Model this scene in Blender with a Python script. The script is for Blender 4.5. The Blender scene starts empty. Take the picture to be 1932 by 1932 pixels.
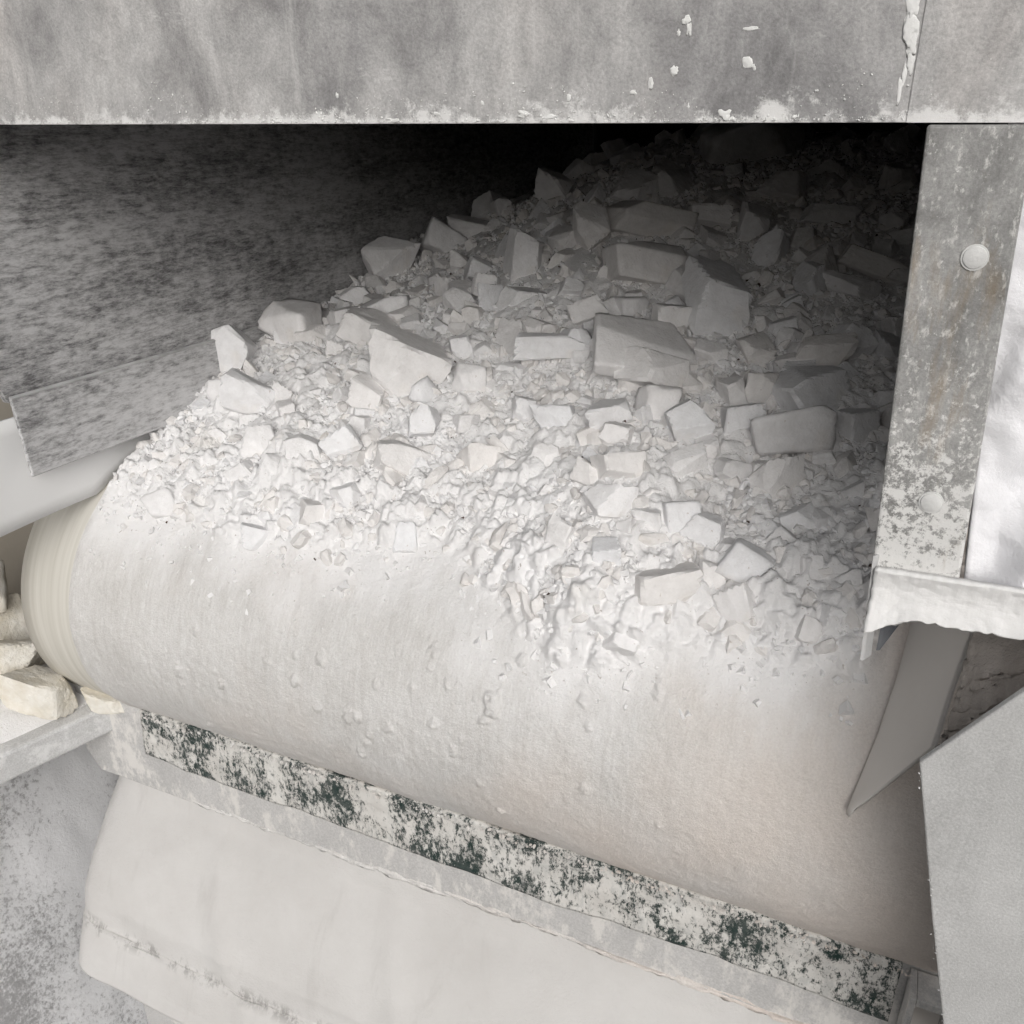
import bpy, bmesh, math, random
import numpy as np
from mathutils import Vector, Matrix, Euler

# ------------------------------------------------------------------ units
S = 0.5                       # metres per layout unit
ZC = 1.6                      # eye height above the plant floor, metres
OFF = np.array([0.0, 0.0, ZC])
def W(p):                     # layout units (eye at the origin) -> metres
    return np.asarray(p, float) * S + OFF

scene = bpy.context.scene
C = scene.collection

# ------------------------------------------------------------------ camera
cam_d = bpy.data.cameras.new('camera')
cam = bpy.data.objects.new('camera', cam_d); C.objects.link(cam)
cam.location = (0, 0, ZC)
cam.rotation_euler = (math.radians(90 - 23.76), 0, math.radians(24.2))
cam_d.sensor_width = 36; cam_d.lens = 36 * 1638 / 1932
cam_d.clip_start = 0.02; cam_d.clip_end = 200
scene.camera = cam

# ------------------------------------------------------------------ light: bright hazy daylight from behind and left of the viewer
SUN_EL, SUN_AZ = 28.0, 26.0     # azimuth: degrees left(-) of straight behind the viewer's belt axis
w = bpy.data.worlds.new('World'); scene.world = w; w.use_nodes = True
nt = w.node_tree; bg = nt.nodes['Background']
sky = nt.nodes.new('ShaderNodeTexSky'); sky.sky_type = 'NISHITA'; sky.sun_disc = False
sky.sun_elevation = math.radians(SUN_EL)
sky.air_density = 1.0; sky.dust_density = 6.0; sky.ozone_density = 0.6
hsv = nt.nodes.new('ShaderNodeHueSaturation'); hsv.inputs['Saturation'].default_value = 0.22
nt.links.new(sky.outputs[0], hsv.inputs['Color']); nt.links.new(hsv.outputs[0], bg.inputs['Color'])
bg.inputs['Strength'].default_value = 0.11
sd = bpy.data.lights.new('sun', 'SUN'); sun = bpy.data.objects.new('sun', sd); C.objects.link(sun)
sd.energy = 1.5; sd.angle = math.radians(50); sd.color = (1.0, 0.992, 0.985)
# direction towards the sun, world space
az = math.radians(SUN_AZ)
to_sun = Vector((math.sin(az) * math.cos(math.radians(SUN_EL)), -math.cos(az) * math.cos(math.radians(SUN_EL)), math.sin(math.radians(SUN_EL))))
sun.rotation_euler = to_sun.to_track_quat('Z', 'Y').to_euler()
sky.sun_rotation = math.atan2(to_sun.x, to_sun.y)

scene.view_settings.view_transform = 'Standard'; scene.view_settings.look = 'None'
scene.view_settings.gamma = 1.0; scene.view_settings.exposure = -0.44
scene.render.engine = 'CYCLES'
scene.cycles.max_bounces = 8; scene.cycles.diffuse_bounces = 5

# ------------------------------------------------------------------ noise
def _hash(ix, iy, iz, seed):
    h = (ix * 374761393 + iy * 668265263 + iz * 2147483647 + seed * 1274126177) & 0xffffffff
    h = ((h ^ (h >> 13)) * 1274126177) & 0xffffffff
    h = ((h ^ (h >> 16)) * 2246822519) & 0xffffffff
    return ((h ^ (h >> 15)) & 0xffffff) / float(0xffffff)
def vnoise(x, y, z=0.0, seed=0):
    x, y, z = np.broadcast_arrays(np.asarray(x, float), np.asarray(y, float), np.asarray(z, float))
    ix, iy, iz = np.floor(x).astype(np.int64), np.floor(y).astype(np.int64), np.floor(z).astype(np.int64)
    fx, fy, fz = x - ix, y - iy, z - iz
    fx, fy, fz = [t * t * t * (t * (t * 6 - 15) + 10) for t in (fx, fy, fz)]
    r = 0
    for dx in (0, 1):
        for dy in (0, 1):
            for dz in (0, 1):
                r = r + _hash(ix + dx, iy + dy, iz + dz, seed) * (fx if dx else 1 - fx) * (fy if dy else 1 - fy) * (fz if dz else 1 - fz)
    return r * 2 - 1
def fbm(x, y, z=0.0, o=4, seed=0, g=0.5):
    a, r, k = 1.0, 0, 1.0
    for i in range(o):
        r = r + a * vnoise(np.asarray(x) * k, np.asarray(y) * k, np.asarray(z) * k, seed + i * 17); a *= g; k *= 2.03
    return r
def sstep(a, b, x):
    t = np.clip((np.asarray(x, float) - a) / (b - a), 0, 1); return t * t * (3 - 2 * t)

# ------------------------------------------------------------------ materials
class N:
    def __init__(s, name):
        s.m = bpy.data.materials.new(name); s.m.use_nodes = True
        s.t = s.m.node_tree; s.b = s.t.nodes['Principled BSDF']
        s.co = s.t.nodes.new('ShaderNodeTexCoord').outputs['Object']
        s.b.inputs['Specular IOR Level'].default_value = 0.25
    def n(s, ty, **kw):
        nd = s.t.nodes.new('ShaderNode' + ty)
        for k, v in kw.items():
            if k.startswith('_'): setattr(nd, k[1:], v)
        return nd
    def put(s, sock, v):
        if hasattr(v, 'node'): s.t.links.new(v, sock)
        else: sock.default_value = v
    def map(s, scale, rot=(0, 0, 0), src=None):
        nd = s.n('Mapping'); s.put(nd.inputs['Vector'], src or s.co)
        nd.inputs['Scale'].default_value = scale; nd.inputs['Rotation'].default_value = rot
        return nd.outputs[0]
    def noise(s, scale, detail=5, rough=0.6, vec=None, dist=0.0):
        nd = s.n('TexNoise'); s.put(nd.inputs['Vector'], vec or s.co)
        nd.inputs['Scale'].default_value = scale; nd.inputs['Detail'].default_value = detail
        nd.inputs['Roughness'].default_value = rough; nd.inputs['Distortion'].default_value = dist
        return nd.outputs['Fac']
    def voro(s, scale, vec=None, feat='F1'):
        nd = s.n('TexVoronoi', _feature=feat); s.put(nd.inputs['Vector'], vec or s.co)
        nd.inputs['Scale'].default_value = scale; return nd.outputs['Distance']
    def ramp(s, fac, stops):
        nd = s.n('ValToRGB'); e = nd.color_ramp.elements
        while len(e) < len(stops): e.new(0.5)
        for el, (p, c) in zip(e, stops):
            el.position = p
            el.color = (c, c, c, 1) if not hasattr(c, '__len__') else (*c, 1)
        s.put(nd.inputs[0], fac); return nd.outputs[0]
    def mix(s, fac, a, b, mode='MIX'):
        nd = s.n('Mix', _data_type='RGBA', _blend_type=mode); s.put(nd.inputs[0], fac)
        s.put(nd.inputs[6], a if hasattr(a, 'node') else (*a, 1)); s.put(nd.inputs[7], b if hasattr(b, 'node') else (*b, 1))
        return nd.outputs[2]
    def math(s, op, a, b=0.5):
        nd = s.n('Math', _operation=op); s.put(nd.inputs[0], a); s.put(nd.inputs[1], b); return nd.outputs[0]
    def sep(s):
        nd = s.n('SeparateXYZ'); s.put(nd.inputs[0], s.co); return nd.outputs
    def done(s, col, rough=0.9, bump=None, bs=0.3, bd=0.004):
        s.put(s.b.inputs['Base Color'], col if hasattr(col, 'node') else (*col, 1)); s.put(s.b.inputs['Roughness'], rough)
        if bump is not None:
            bn = s.n('Bump'); bn.inputs['Strength'].default_value = bs; bn.inputs['Distance'].default_value = bd
            s.put(bn.inputs['Height'], bump); s.t.links.new(bn.outputs[0], s.b.inputs['Normal'])
        return s.m

def mat_rock():
    s = N('white_rock'); s.b.inputs['Specular IOR Level'].default_value = 0.15
    oi = s.n('ObjectInfo').outputs['Random']
    base = s.ramp(oi, [(0.0, (.80, .78, .765)), (0.25, (.85, .84, .838)), (0.5, (.82, .824, .84)), (0.75, (.86, .846, .842)), (1.0, (.80, .795, .80))])
    big = s.ramp(s.noise(30, 7, .72), [(.32, (.84, .835, .83)), (.60, (1, 1, 1))])
    c = s.mix(1.0, base, big, 'MULTIPLY')
    st = s.ramp(s.noise(9, 3, .5, dist=.6), [(.60, 0.0), (.78, .5)])
    c = s.mix(st, c, (.72, .66, .58))
    sp = s.ramp(s.noise(150, 2, .6), [(.70, 0.0), (.76, .55)])
    c = s.mix(sp, c, (.50, .44, .40))
    h = s.math('ADD', s.noise(60, 6, .65), s.math('MULTIPLY', s.noise(300, 3, .6), .35))
    return s.done(c, .95, h, .5, .003)
def powder_col(s):
    c = s.ramp(s.noise(7, 5, .6), [(.3, (.82, .812, .81)), (.5, (.845, .838, .838)), (.7, (.855, .852, .856))])
    sp = s.ramp(s.noise(190, 2, .6), [(.68, 0.0), (.75, .7)])
    c = s.mix(sp, c, (.36, .31, .28))
    st = s.ramp(s.noise(11, 3, .5, dist=.4), [(.62, 0.0), (.8, .3)])
    return s.mix(st, c, (.76, .70, .60))
def crust_col(s):
    v = s.map((6, 1.2, 1.2))
    c = s.ramp(s.noise(9, 6, .65), [(.3, (.68, .67, .655)), (.5, (.735, .727, .715)), (.7, (.765, .76, .752))])
    c2 = s.ramp(s.noise(40, 4, .7, v), [(.35, (.90, .893, .885)), (.65, (1.02, 1.02, 1.02))])
    c = s.mix(.9, c, c2, 'MULTIPLY')
    sc_ = s.ramp(s.noise(13, 6, .7, s.map((7, .5, .5))), [(.36, (.94, .933, .928)), (.56, (1, 1, 1))])
    c = s.mix(.9, c, sc_, 'MULTIPLY')
    x, y, z = s.sep()
    side = s.ramp(s.math('ADD', x, .55), [(0.10, 0.0), (.62, .34)])
    tan = s.ramp(s.math('ADD', s.noise(3.2, 3, .5), side), [(.50, 0.0), (.78, .95)])
    c = s.mix(tan, c, (.70, .635, .585))
    mic = s.ramp(s.noise(420, 3, .8), [(.28, (.84, .835, .83)), (.55, (1, 1, 1)), (.75, (1.06, 1.06, 1.06))])
    return s.mix(.9, c, mic, 'MULTIPLY')
def grain(s): return s.math('ADD', s.noise(300, 5, .78), s.math('MULTIPLY', s.noise(75, 4, .7), .85))
def mat_powder():
    s = N('white_powder'); s.b.inputs['Specular IOR Level'].default_value = 0.1
    return s.done(powder_col(s), .96, grain(s), .45, .004)
def mat_crust():
    s = N('belt_dust'); s.b.inputs['Specular IOR Level'].default_value = 0.1
    return s.done(crust_col(s), .95, grain(s), .42, .0035)
def mat_bed():
    s = N('powder_and_belt_dust'); s.b.inputs['Specular IOR Level'].default_value = 0.1
    at = s.n('Attribute', _attribute_name='cake').outputs['Fac']
    return s.done(s.mix(at, crust_col(s), powder_col(s)), .95, grain(s), .5, .004)
def mat_sheet():
    s = N('pale_rubber_sheet')
    c = s.ramp(s.noise(3.5, 6, .62), [(.32, (.57, .555, .54)), (.68, (.67, .66, .648))])
    x, y, z = s.sep()
    band = s.ramp(z, [(.305, 0.0), (.322, 1.0), (.34, 0.0)])
    d = s.math('MULTIPLY', band, s.ramp(s.noise(38, 7, .75, s.map((1, 1, .35))), [(.50, 0.0), (.58, .9)]))
    c = s.mix(d, c, (.30, .29, .28))
    st = s.ramp(s.noise(7, 7, .7, s.map((2.4, .8, .5), (0, math.radians(24), 0)), .5), [(.56, 0.0), (.70, .45)])
    c = s.mix(st, c, (.50, .485, .47))
    return s.done(c, .85, s.math('ADD', s.noise(240, 5, .75), s.math('MULTIPLY', s.noise(30, 5, .65), 1.2)), .3, .004)
def mat_galv(name, dark, light, dust=(.70, .69, .67), streak=(1, 1, 1), amt=.62, grain=420, rust=0.0, gloss=.55, sc=7, dsc=26):
    s = N(name)
    v = s.map(streak)
    c = s.ramp(s.noise(sc, 8, .72, v, .3), [(.28, dark), (.52, tuple((a + b) / 2 for a, b in zip(dark, light))), (.72, light)])
    gr = s.ramp(s.noise(grain, 3, .7), [(.32, (.80, .80, .80)), (.68, (1.12, 1.12, 1.12))])
    c = s.mix(.9, c, gr, 'MULTIPLY')
    m = s.math('MULTIPLY', s.ramp(s.noise(dsc, 8, .75, v), [(amt, 0.0), (amt + .10, .8)]), 1.0)
    c = s.mix(m, c, dust)
    if rust:
        x_, y_, z_ = s.sep()
        low = s.ramp(s.math('MULTIPLY', s.math('SUBTRACT', z_, 1.27), 3.0), [(.05, .20), (.50, .04), (.62, 0.0)])
        m2 = s.ramp(s.math('ADD', s.noise(95, 9, .80), low), [(.60, 0.0), (.66, .95)]); c = s.mix(m2, c, (.74, .735, .72))
        r = s.ramp(s.noise(11, 6, .7, s.map((3, 1, .55))), [(.56, 0.0), (.70, rust)])
        c = s.mix(r, c, (.27, .19, .10))
    h = s.math('ADD', s.noise(grain, 3, .7), s.math('MULTIPLY', m, 1.5))
    return s.done(c, s.ramp(m, [(0, gloss), (1, .95)]), h, .25, .002)
def mat_beam():
    s = N('galvanised_beam')
    c = s.ramp(s.noise(15, 8, .72, s.map((1, 1, .6)), .4), [(.30, (.25, .245, .245)), (.50, (.45, .443, .438)), (.70, (.66, .65, .64))])
    big = s.ramp(s.noise(4.2, 5, .6, s.map((1, 1, .7)), .6), [(.36, (.66, .66, .67)), (.50, (1, 1, 1)), (.66, (1.2, 1.17, 1.15))])
    c = s.mix(.9, c, big, 'MULTIPLY')
    gr = s.ramp(s.noise(430, 3, .75), [(.30, (.78, .78, .78)), (.70, (1.16, 1.16, 1.16))]); c = s.mix(.9, c, gr, 'MULTIPLY')
    run = s.ramp(s.noise(22, 6, .7, s.map((2.2, 1, .16)), .2), [(.60, 0.0), (.74, .5)]); c = s.mix(run, c, (.66, .65, .64))
    pk = s.ramp(s.noise(3.1, 4, .6), [(.58, 0.0), (.75, .3)]); c = s.mix(pk, c, (.60, .53, .50))
    smear = s.ramp(s.noise(30, 7, .75, s.map((.5, 1, 1.3), (0, math.radians(35), 0))), [(.62, 0.0), (.70, .55)]); c = s.mix(smear, c, (.70, .69, .68))
    x, y, z = s.sep()
    low = s.math('MULTIPLY', s.math('SUBTRACT', z, 1.604), 22.0)
    band = s.ramp(low, [(0.0, 1.0), (.22, .62), (.75, 0.0)])
    dm = s.ramp(s.math('ADD', s.math('MULTIPLY', s.noise(45, 8, .78), .9), s.math('MULTIPLY', band, .30)), [(.64, 0.0), (.74, .95)])
    c = s.mix(dm, c, (.78, .775, .765))
    return s.done(c, s.ramp(dm, [(0, .6), (1, .95)]), s.math('ADD', s.noise(430, 3, .7), s.math('MULTIPLY', dm, 2.0)), .3, .002)
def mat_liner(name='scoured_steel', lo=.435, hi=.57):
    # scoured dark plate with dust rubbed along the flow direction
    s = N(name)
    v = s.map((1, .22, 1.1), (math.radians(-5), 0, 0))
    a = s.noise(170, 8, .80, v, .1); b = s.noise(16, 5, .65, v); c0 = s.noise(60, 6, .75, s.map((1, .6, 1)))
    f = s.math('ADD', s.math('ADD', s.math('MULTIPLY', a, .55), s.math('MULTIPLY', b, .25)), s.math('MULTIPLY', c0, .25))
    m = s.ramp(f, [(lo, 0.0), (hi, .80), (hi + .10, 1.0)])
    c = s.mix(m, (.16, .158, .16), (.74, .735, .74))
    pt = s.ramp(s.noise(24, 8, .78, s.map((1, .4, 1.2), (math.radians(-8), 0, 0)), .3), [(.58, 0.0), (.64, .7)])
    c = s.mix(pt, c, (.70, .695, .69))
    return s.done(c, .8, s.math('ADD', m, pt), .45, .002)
def mat_plain(name, c1, c2, scale=8, rough=.9, bs=.2, fine=180, bd=.003, streak=(1, 1, 1), spec=.2):
    s = N(name); s.b.inputs['Specular IOR Level'].default_value = spec
    v = s.map(streak)
    c = s.ramp(s.noise(scale, 6, .62, v), [(.32, c1), (.68, c2)])
    return s.done(c, rough, s.math('ADD', s.noise(fine, 4, .7), s.math('MULTIPLY', s.noise(fine * .2, 4, .6), .7)), bs, bd)
def mat_green():
    s = N('green_paint_crusted')
    a = s.noise(130, 10, .86, s.map((1.0, 1, .55)), .15); b = s.noise(17, 5, .65, s.map((1, 1, .7)))
    f = s.math('ADD', s.math('MULTIPLY', a, .70), s.math('MULTIPLY', b, .40))
    m = s.ramp(f, [(.525, 0.0), (.550, 1.0)])
    mid = s.ramp(s.noise(70, 6, .7), [(.4, (.020, .040, .036)), (.65, (.09, .105, .10))])
    crust = s.ramp(s.noise(18, 6, .65), [(.3, (.58, .56, .53)), (.7, (.74, .73, .70))])
    grey = s.ramp(s.noise(90, 5, .7, s.map((1, 1, .4))), [(.5, 0.0), (.62, .45)])
    crust = s.mix(grey, crust, (.42, .43, .42))
    return s.done(s.mix(m, mid, crust), s.ramp(m, [(0, .45), (1, .95)]), s.math('ADD', m, s.math('MULTIPLY', s.noise(240, 4, .7), .4)), .55, .003)
def mat_speckle():
    s = N('dust_speckled_plate')
    f = s.math('ADD', s.math('MULTIPLY', s.noise(110, 8, .82), .6), s.math('MULTIPLY', s.noise(4, 3, .5), .35))
    x, y, z = s.sep()
    m = s.ramp(f, [(.40, 0.0), (.48, 1.0)])
    c = s.mix(m, (.40, .395, .40), (.84, .84, .85))
    return s.done(c, .93, s.math('ADD', m, s.noise(200, 4, .7)), .4, .003)

M = dict(
    rock=mat_rock(), powder=mat_powder(), bed=mat_bed(), crust=mat_crust(), liner=mat_liner(), strip=mat_liner('lit_strip', .40, .54), green=mat_green(), speckle=mat_speckle(),  # strip: paler liner copy, brightness from facing the light put into its colour
    beam=mat_beam(),
    post=mat_galv('galvanised_post', (.14, .14, .135), (.52, .515, .505), streak=(1, 1, .55), amt=.55, rust=.45, sc=24, dsc=170),
    guard=mat_galv('galvanised_guard', (.46, .46, .455), (.60, .60, .595), amt=.66, grain=520, gloss=.8, sc=14, dsc=60),
    belt=mat_plain('cream_belt', (.56, .54, .485), (.69, .67, .62), 7, .6, .08, 120, .002, (14, .3, .3), .35),
    whiterubber=mat_plain('white_rubber', (.86, .86, .855), (.89, .89, .888), 5, .7, .05),
    sheet=mat_sheet(),
    grey=mat_galv('dusty_grey_bar', (.46, .455, .45), (.62, .61, .60), dust=(.74, .72, .69), amt=.50, streak=(1, 1, .5), gloss=.85),
    ledge=mat_galv('dusty_ledge', (.55, .55, .55), (.72, .72, .72), dust=(.80, .80, .80), amt=.50, gloss=.9),
    cloth=mat_plain('white_canvas', (.80, .80, .825), (.87, .87, .89), 5, .95, .35, 260, .003),
    furdust=mat_plain('caked_dust', (.72, .715, .705), (.82, .815, .81), 60, .97, .35, 330, .002, (3, 1, .35)),
    tan=mat_plain('tan_rubber', (.72, .685, .65), (.78, .75, .715), 4, .75, .06),
    burlap=mat_plain('ragged_rubber', (.30, .27, .245), (.52, .48, .45), 14, .9, .7, 120, .006, (2.2, 1, .6)),
    grit=mat_plain('dark_grit', (.05, .04, .035), (.16, .11, .09), 60, .9, .2),
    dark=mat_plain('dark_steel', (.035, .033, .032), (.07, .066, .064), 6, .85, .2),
    darkliner=mat_plain('blue_grey_steel', (.06, .065, .075), (.16, .165, .175), 20, .5, .2),
    beige=mat_plain('beige_frame', (.42, .38, .32), (.55, .51, .45), 3, .85, .1),
    cream=mat_plain('cream_rock', (.66, .61, .51), (.82, .80, .75), 24, .95, .6, 120, .004),
    bolt=mat_plain('dusty_bolt', (.55, .55, .54), (.76, .76, .75), 30, .8, .3),
    lump=mat_plain('dried_splash', (.74, .74, .72), (.82, .82, .81), 20, .95, .3),
    steel=mat_plain('worn_steel_edge', (.36, .36, .36), (.60, .60, .60), 20, .6, .3, 200, .003, (1, 1, .3)),
    drum=mat_plain('drum_steel', (.30, .28, .26), (.45, .42, .38), 6, .7, .1),
)

# ------------------------------------------------------------------ mesh helpers
def link(o, parent=None):
    C.objects.link(o)
    if parent is not None: o.parent = parent
    return o
def tag(o, label=None, cat=None, group=None, kind=None):
    if label: o['label'] = label
    if cat: o['category'] = cat
    if group: o['group'] = group
    if kind: o['kind'] = kind
    return o
def thing(name, label, cat, group=None):
    return tag(link(bpy.data.objects.new(name, None)), label, cat, group)
def from_arrays(name, V, F, mat, parent=None, smooth=True, world=True):
    me = bpy.data.meshes.new(name)
    V = W(V) if world else np.asarray(V, float)
    F = np.asarray(F)
    me.vertices.add(len(V)); me.vertices.foreach_set('co', V.astype(np.float32).ravel())
    k = F.shape[1]
    me.loops.add(F.size); me.loops.foreach_set('vertex_index', F.astype(np.int32).ravel())
    me.polygons.add(len(F)); me.polygons.foreach_set('loop_start', np.arange(0, F.size, k, dtype=np.int32))
    me.update(calc_edges=True); me.validate()
    me.polygons.foreach_set('use_smooth', np.full(len(me.polygons), smooth))
    me.materials.append(mat)
    return link(bpy.data.objects.new(name, me), parent)
def grid(name, P, mat, parent=None, thick=0.0, off=0.0, smooth=True, bev=0):
    nu, nv = P.shape[:2]
    i = np.arange((nu - 1) * (nv - 1)); a = (i // (nv - 1)) * nv + i % (nv - 1)
    F = np.stack([a, a + nv, a + nv + 1, a + 1], 1)
    o = from_arrays(name, P.reshape(-1, 3), F, mat, parent, smooth)
    if thick:
        md = o.modifiers.new('thickness', 'SOLIDIFY'); md.thickness = thick * S; md.offset = off
        md.use_even_offset = False
        if smooth: o.data.set_sharp_from_angle(angle=math.radians(50))
    return o
def bm_obj(name, bm, mat, parent=None, smooth=False, ang=None):
    me = bpy.data.meshes.new(name)
    bmesh.ops.recalc_face_normals(bm, faces=bm.faces[:])
    bm.to_mesh(me); bm.free()
    if smooth:
        me.polygons.foreach_set('use_smooth', np.full(len(me.polygons), True))
        if ang: me.set_sharp_from_angle(angle=math.radians(ang))
    me.materials.append(mat)
    return link(bpy.data.objects.new(name, me), parent)
def box(name, lo, hi, mat, parent=None, bev=.006):
    bm = bmesh.new(); bmesh.ops.create_cube(bm, size=1)
    a, b = W(lo), W(hi)
    for v in bm.verts: v.co = Vector([a[i] + (v.co[i] + .5) * (b[i] - a[i]) for i in range(3)])
    if bev: bmesh.ops.bevel(bm, geom=bm.edges[:], offset=bev * S, segments=2, profile=.5, affect='EDGES')
    return bm_obj(name, bm, mat, parent)
def prism(name, pts, thickvec, mat, parent=None, bev=.004):
    bm = bmesh.new()
    p = [bm.verts.new(W(q)) for q in pts]; t = Vector(np.asarray(thickvec, float) * S)
    q = [bm.verts.new(v.co + t) for v in p]
    bm.faces.new(p); bm.faces.new(q[::-1])
    for i in range(len(p)):
        j = (i + 1) % len(p); bm.faces.new([p[i], q[i], q[j], p[j]])
    bmesh.ops.recalc_face_normals(bm, faces=bm.faces[:])
    if bev: bmesh.ops.bevel(bm, geom=bm.edges[:], offset=bev * S, segments=2, profile=.5, affect='EDGES')
    return bm_obj(name, bm, mat, parent)
def lathe(name, prof, axis_p, axis_d, mat, parent=None, seg=28):
    # prof: list of (radius, along) in layout units
    d = Vector(axis_d).normalized(); u = d.orthogonal().normalized(); v = d.cross(u)
    bm = bmesh.new(); rings = []
    for r, t in prof:
        c = Vector(axis_p) + d * t
        rings.append([bm.verts.new(W(c + (u * math.cos(a) + v * math.sin(a)) * r)) for a in [2 * math.pi * k / seg for k in range(seg)]])
    for A, B in zip(rings, rings[1:]):
        for k in range(seg): bm.faces.new([A[k], A[(k + 1) % seg], B[(k + 1) % seg], B[k]])
    bm.faces.new(rings[0]); bm.faces.new(rings[-1][::-1])
    return bm_obj(name, bm, mat, parent, True, 35)

_ICO = {}
def ico(n):
    if n not in _ICO:
        bm = bmesh.new(); bmesh.ops.create_icosphere(bm, subdivisions=n, radius=1)
        _ICO[n] = (np.array([v.co[:] for v in bm.verts]), np.array([[v.index for v in f_.verts] for f_ in bm.faces])); bm.free()
    return _ICO[n]
def rock_shape(dims, seed, cuts=3, taper=.12, rough=.02, n=4, round_=0.0):
    """angular quarried lump: a block with tilted faces, corners split off along planes, edges worn"""
    rg = np.random.default_rng(seed)
    D, F = ico(n)
    q = np.linalg.qr(rg.normal(size=(3, 3)))[0] * 1.0
    D = D @ q.T
    nn, dd = [], []
    for ax in range(3):
        for sg in (-1, 1):
            v = np.zeros(3); v[ax] = sg; v += rg.uniform(-taper, taper, 3) * 1.7; nn.append(v / np.linalg.norm(v)); dd.append(.5 * rg.uniform(.94, 1.04))
    for k_ in range(cuts):
        v = rg.choice((-1, 1), 3) * rg.uniform(.12, 1, 3)
        if rg.random() < .4: v[rg.integers(3)] *= .1
        v /= np.linalg.norm(v); nn.append(v); dd.append(np.abs(v).sum() * .5 * rg.uniform(.52, .82))
    nn, dd = np.array(nn), np.array(dd)
    p = (130 if n < 5 else 80) - (118 if n < 5 else 68) * min(1, round_) ** .5
    g = np.maximum(0, D @ nn.T / dd) ** p
    r = g.sum(1) ** (-1 / p)
    V = D * r[:, None]
    c = V * 2.1 + seed * 1.37
    e = fbm(c[:, 0], c[:, 1], c[:, 2], 3, seed) * rough * 1.3 + fbm(c[:, 0] * 5, c[:, 1] * 5, c[:, 2] * 5, 2, seed + 3) * rough * .5
    # a couple of chipped hollows
    for k_ in range(2):
        h = rg.normal(size=3); h /= np.linalg.norm(h); dist = np.linalg.norm(D - h, axis=1)
        e -= .05 * np.clip(1 - dist / rg.uniform(.25, .5), 0, 1) ** 1.2
    V = V * (1 + e)[:, None]
    return V * np.asarray(dims, float), F
def rock_mesh(name, dims, seed, cuts=3, taper=.12, rough=.02, n=4, round_=0.0):
    V, F = rock_shape(dims, seed, cuts, taper, rough, n, round_)
    me = bpy.data.meshes.new(name)
    me.vertices.add(len(V)); me.vertices.foreach_set('co', V.astype(np.float32).ravel())
    me.loops.add(F.size); me.loops.foreach_set('vertex_index', F.astype(np.int32).ravel())
    me.polygons.add(len(F)); me.polygons.foreach_set('loop_start', np.arange(0, F.size, 3, dtype=np.int32))
    me.update(calc_edges=True); me.validate()
    me.polygons.foreach_set('use_smooth', np.full(len(me.polygons), round_ > .2 or n > 4))
    return me

# ------------------------------------------------------------------ layout of the belt and the heap (shared by everything that rests on them)
XL, XR = -2.10, 0.04                     # inner faces of the two skirts
BL, BR = -2.30, 0.32                     # belt edges
DY, DZ, R = 1.938, -1.38, 0.455          # head drum axis and radius (belt outer face)
ZB = DZ + R
def belt_pt(s):                          # s: distance along the belt from the top of the drum, + away from the viewer
    s = np.asarray(s, float); a = np.clip(-s / R, 0, math.pi)
    y = np.where(s > 0, DY + s, DY - R * np.sin(a)); z = np.where(s > 0, ZB, DZ + R * np.cos(a))
    ny = np.where(s > 0, 0, -np.sin(a)); nz = np.where(s > 0, 1, np.cos(a))
    return y, z, ny, nz
TC = np.array([(-2, .0), (-.36, .0), (-.28, .008), (-.19, .04), (0, .10), (.26, .235), (.66, .42), (1.06, .60), (1.46, .76), (1.86, .86), (2.3, .89), (6, .89)])
TW = np.array([(-2, .0), (-.30, .0), (-.22, .010), (0, .05), (.2, .14), (.56, .255), (1.0, .31), (1.26, .40), (1.7, .48), (2.1, .50), (2.56, .55), (3.2, .63), (3.8, .71), (6, .8)])
def heap_s(x, s):                        # distance along the belt, shifted so that the toe of the heap runs unevenly
    sh = -.065 * np.exp(-((x + 1.55) / .38) ** 2) - .15 * np.exp(-((x + .54) / .22) ** 2) + .07 * np.exp(-((x + 1.0) / .16) ** 2) - .03 * np.exp(-((x + .1) / .25) ** 2) + .03 * vnoise(x * 5, 0, 0, 3) + .015 * vnoise(x * 17, 0, 0, 4)
    k = 1 - sstep(-.1, .5, s)
    return s - sh * k
def heap_T(x, s):
    x = np.asarray(x, float); s = np.asarray(s, float); ss = heap_s(x, s)
    t = sstep(0, 1, (x + 2.1) / 1.15)
    T = np.interp(ss, TW[:, 0], TW[:, 1]) * (1 - t) + np.interp(ss, TC[:, 0], TC[:, 1]) * t
    return T + .035 * np.exp(-((x + .52) / .15) ** 2) * np.exp(-((s + .27) / .085) ** 2)
def heap_pt(x, s, lift=0.0):
    y, z, ny, nz = belt_pt(s); T = heap_T(x, s) + lift
    return np.stack([np.broadcast_to(x, y.shape), y + ny * T, z + nz * T], -1)
#=== END LAYOUT

rng = np.random.default_rng(11)
rnd = random.Random(5)

# ------------------------------------------------------------------ conveyor
conv = thing('belt_conveyor', 'cream rubber conveyor belt wrapping over its head drum below the white heap', 'conveyor')
ss = np.concatenate([np.linspace(4.3, 0, 24), -np.linspace(0, math.pi * R, 60)[1:]])
y, z, ny, nz = belt_pt(ss)
ret = np.linspace(DY, DY + 4.3, 16)[1:]
y = np.concatenate([y, ret]); z = np.concatenate([z, np.full(len(ret), DZ - R)])
xs = np.linspace(BL, BR, 40)
P = np.zeros((len(xs), len(y), 3)); P[:, :, 0] = xs[:, None]; P[:, :, 1] = y[None]; P[:, :, 2] = z[None]
grid('belt', P, M['belt'], conv, thick=.022, off=1.0)
lathe('drum', [(.10, -.01), (R - .05, -.01), (R - .026, .02), (R - .026, 2.50), (R - .05, 2.53), (.10, 2.53)], (BL + .05, DY, DZ), (1, 0, 0), M['drum'], conv, 64)
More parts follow.
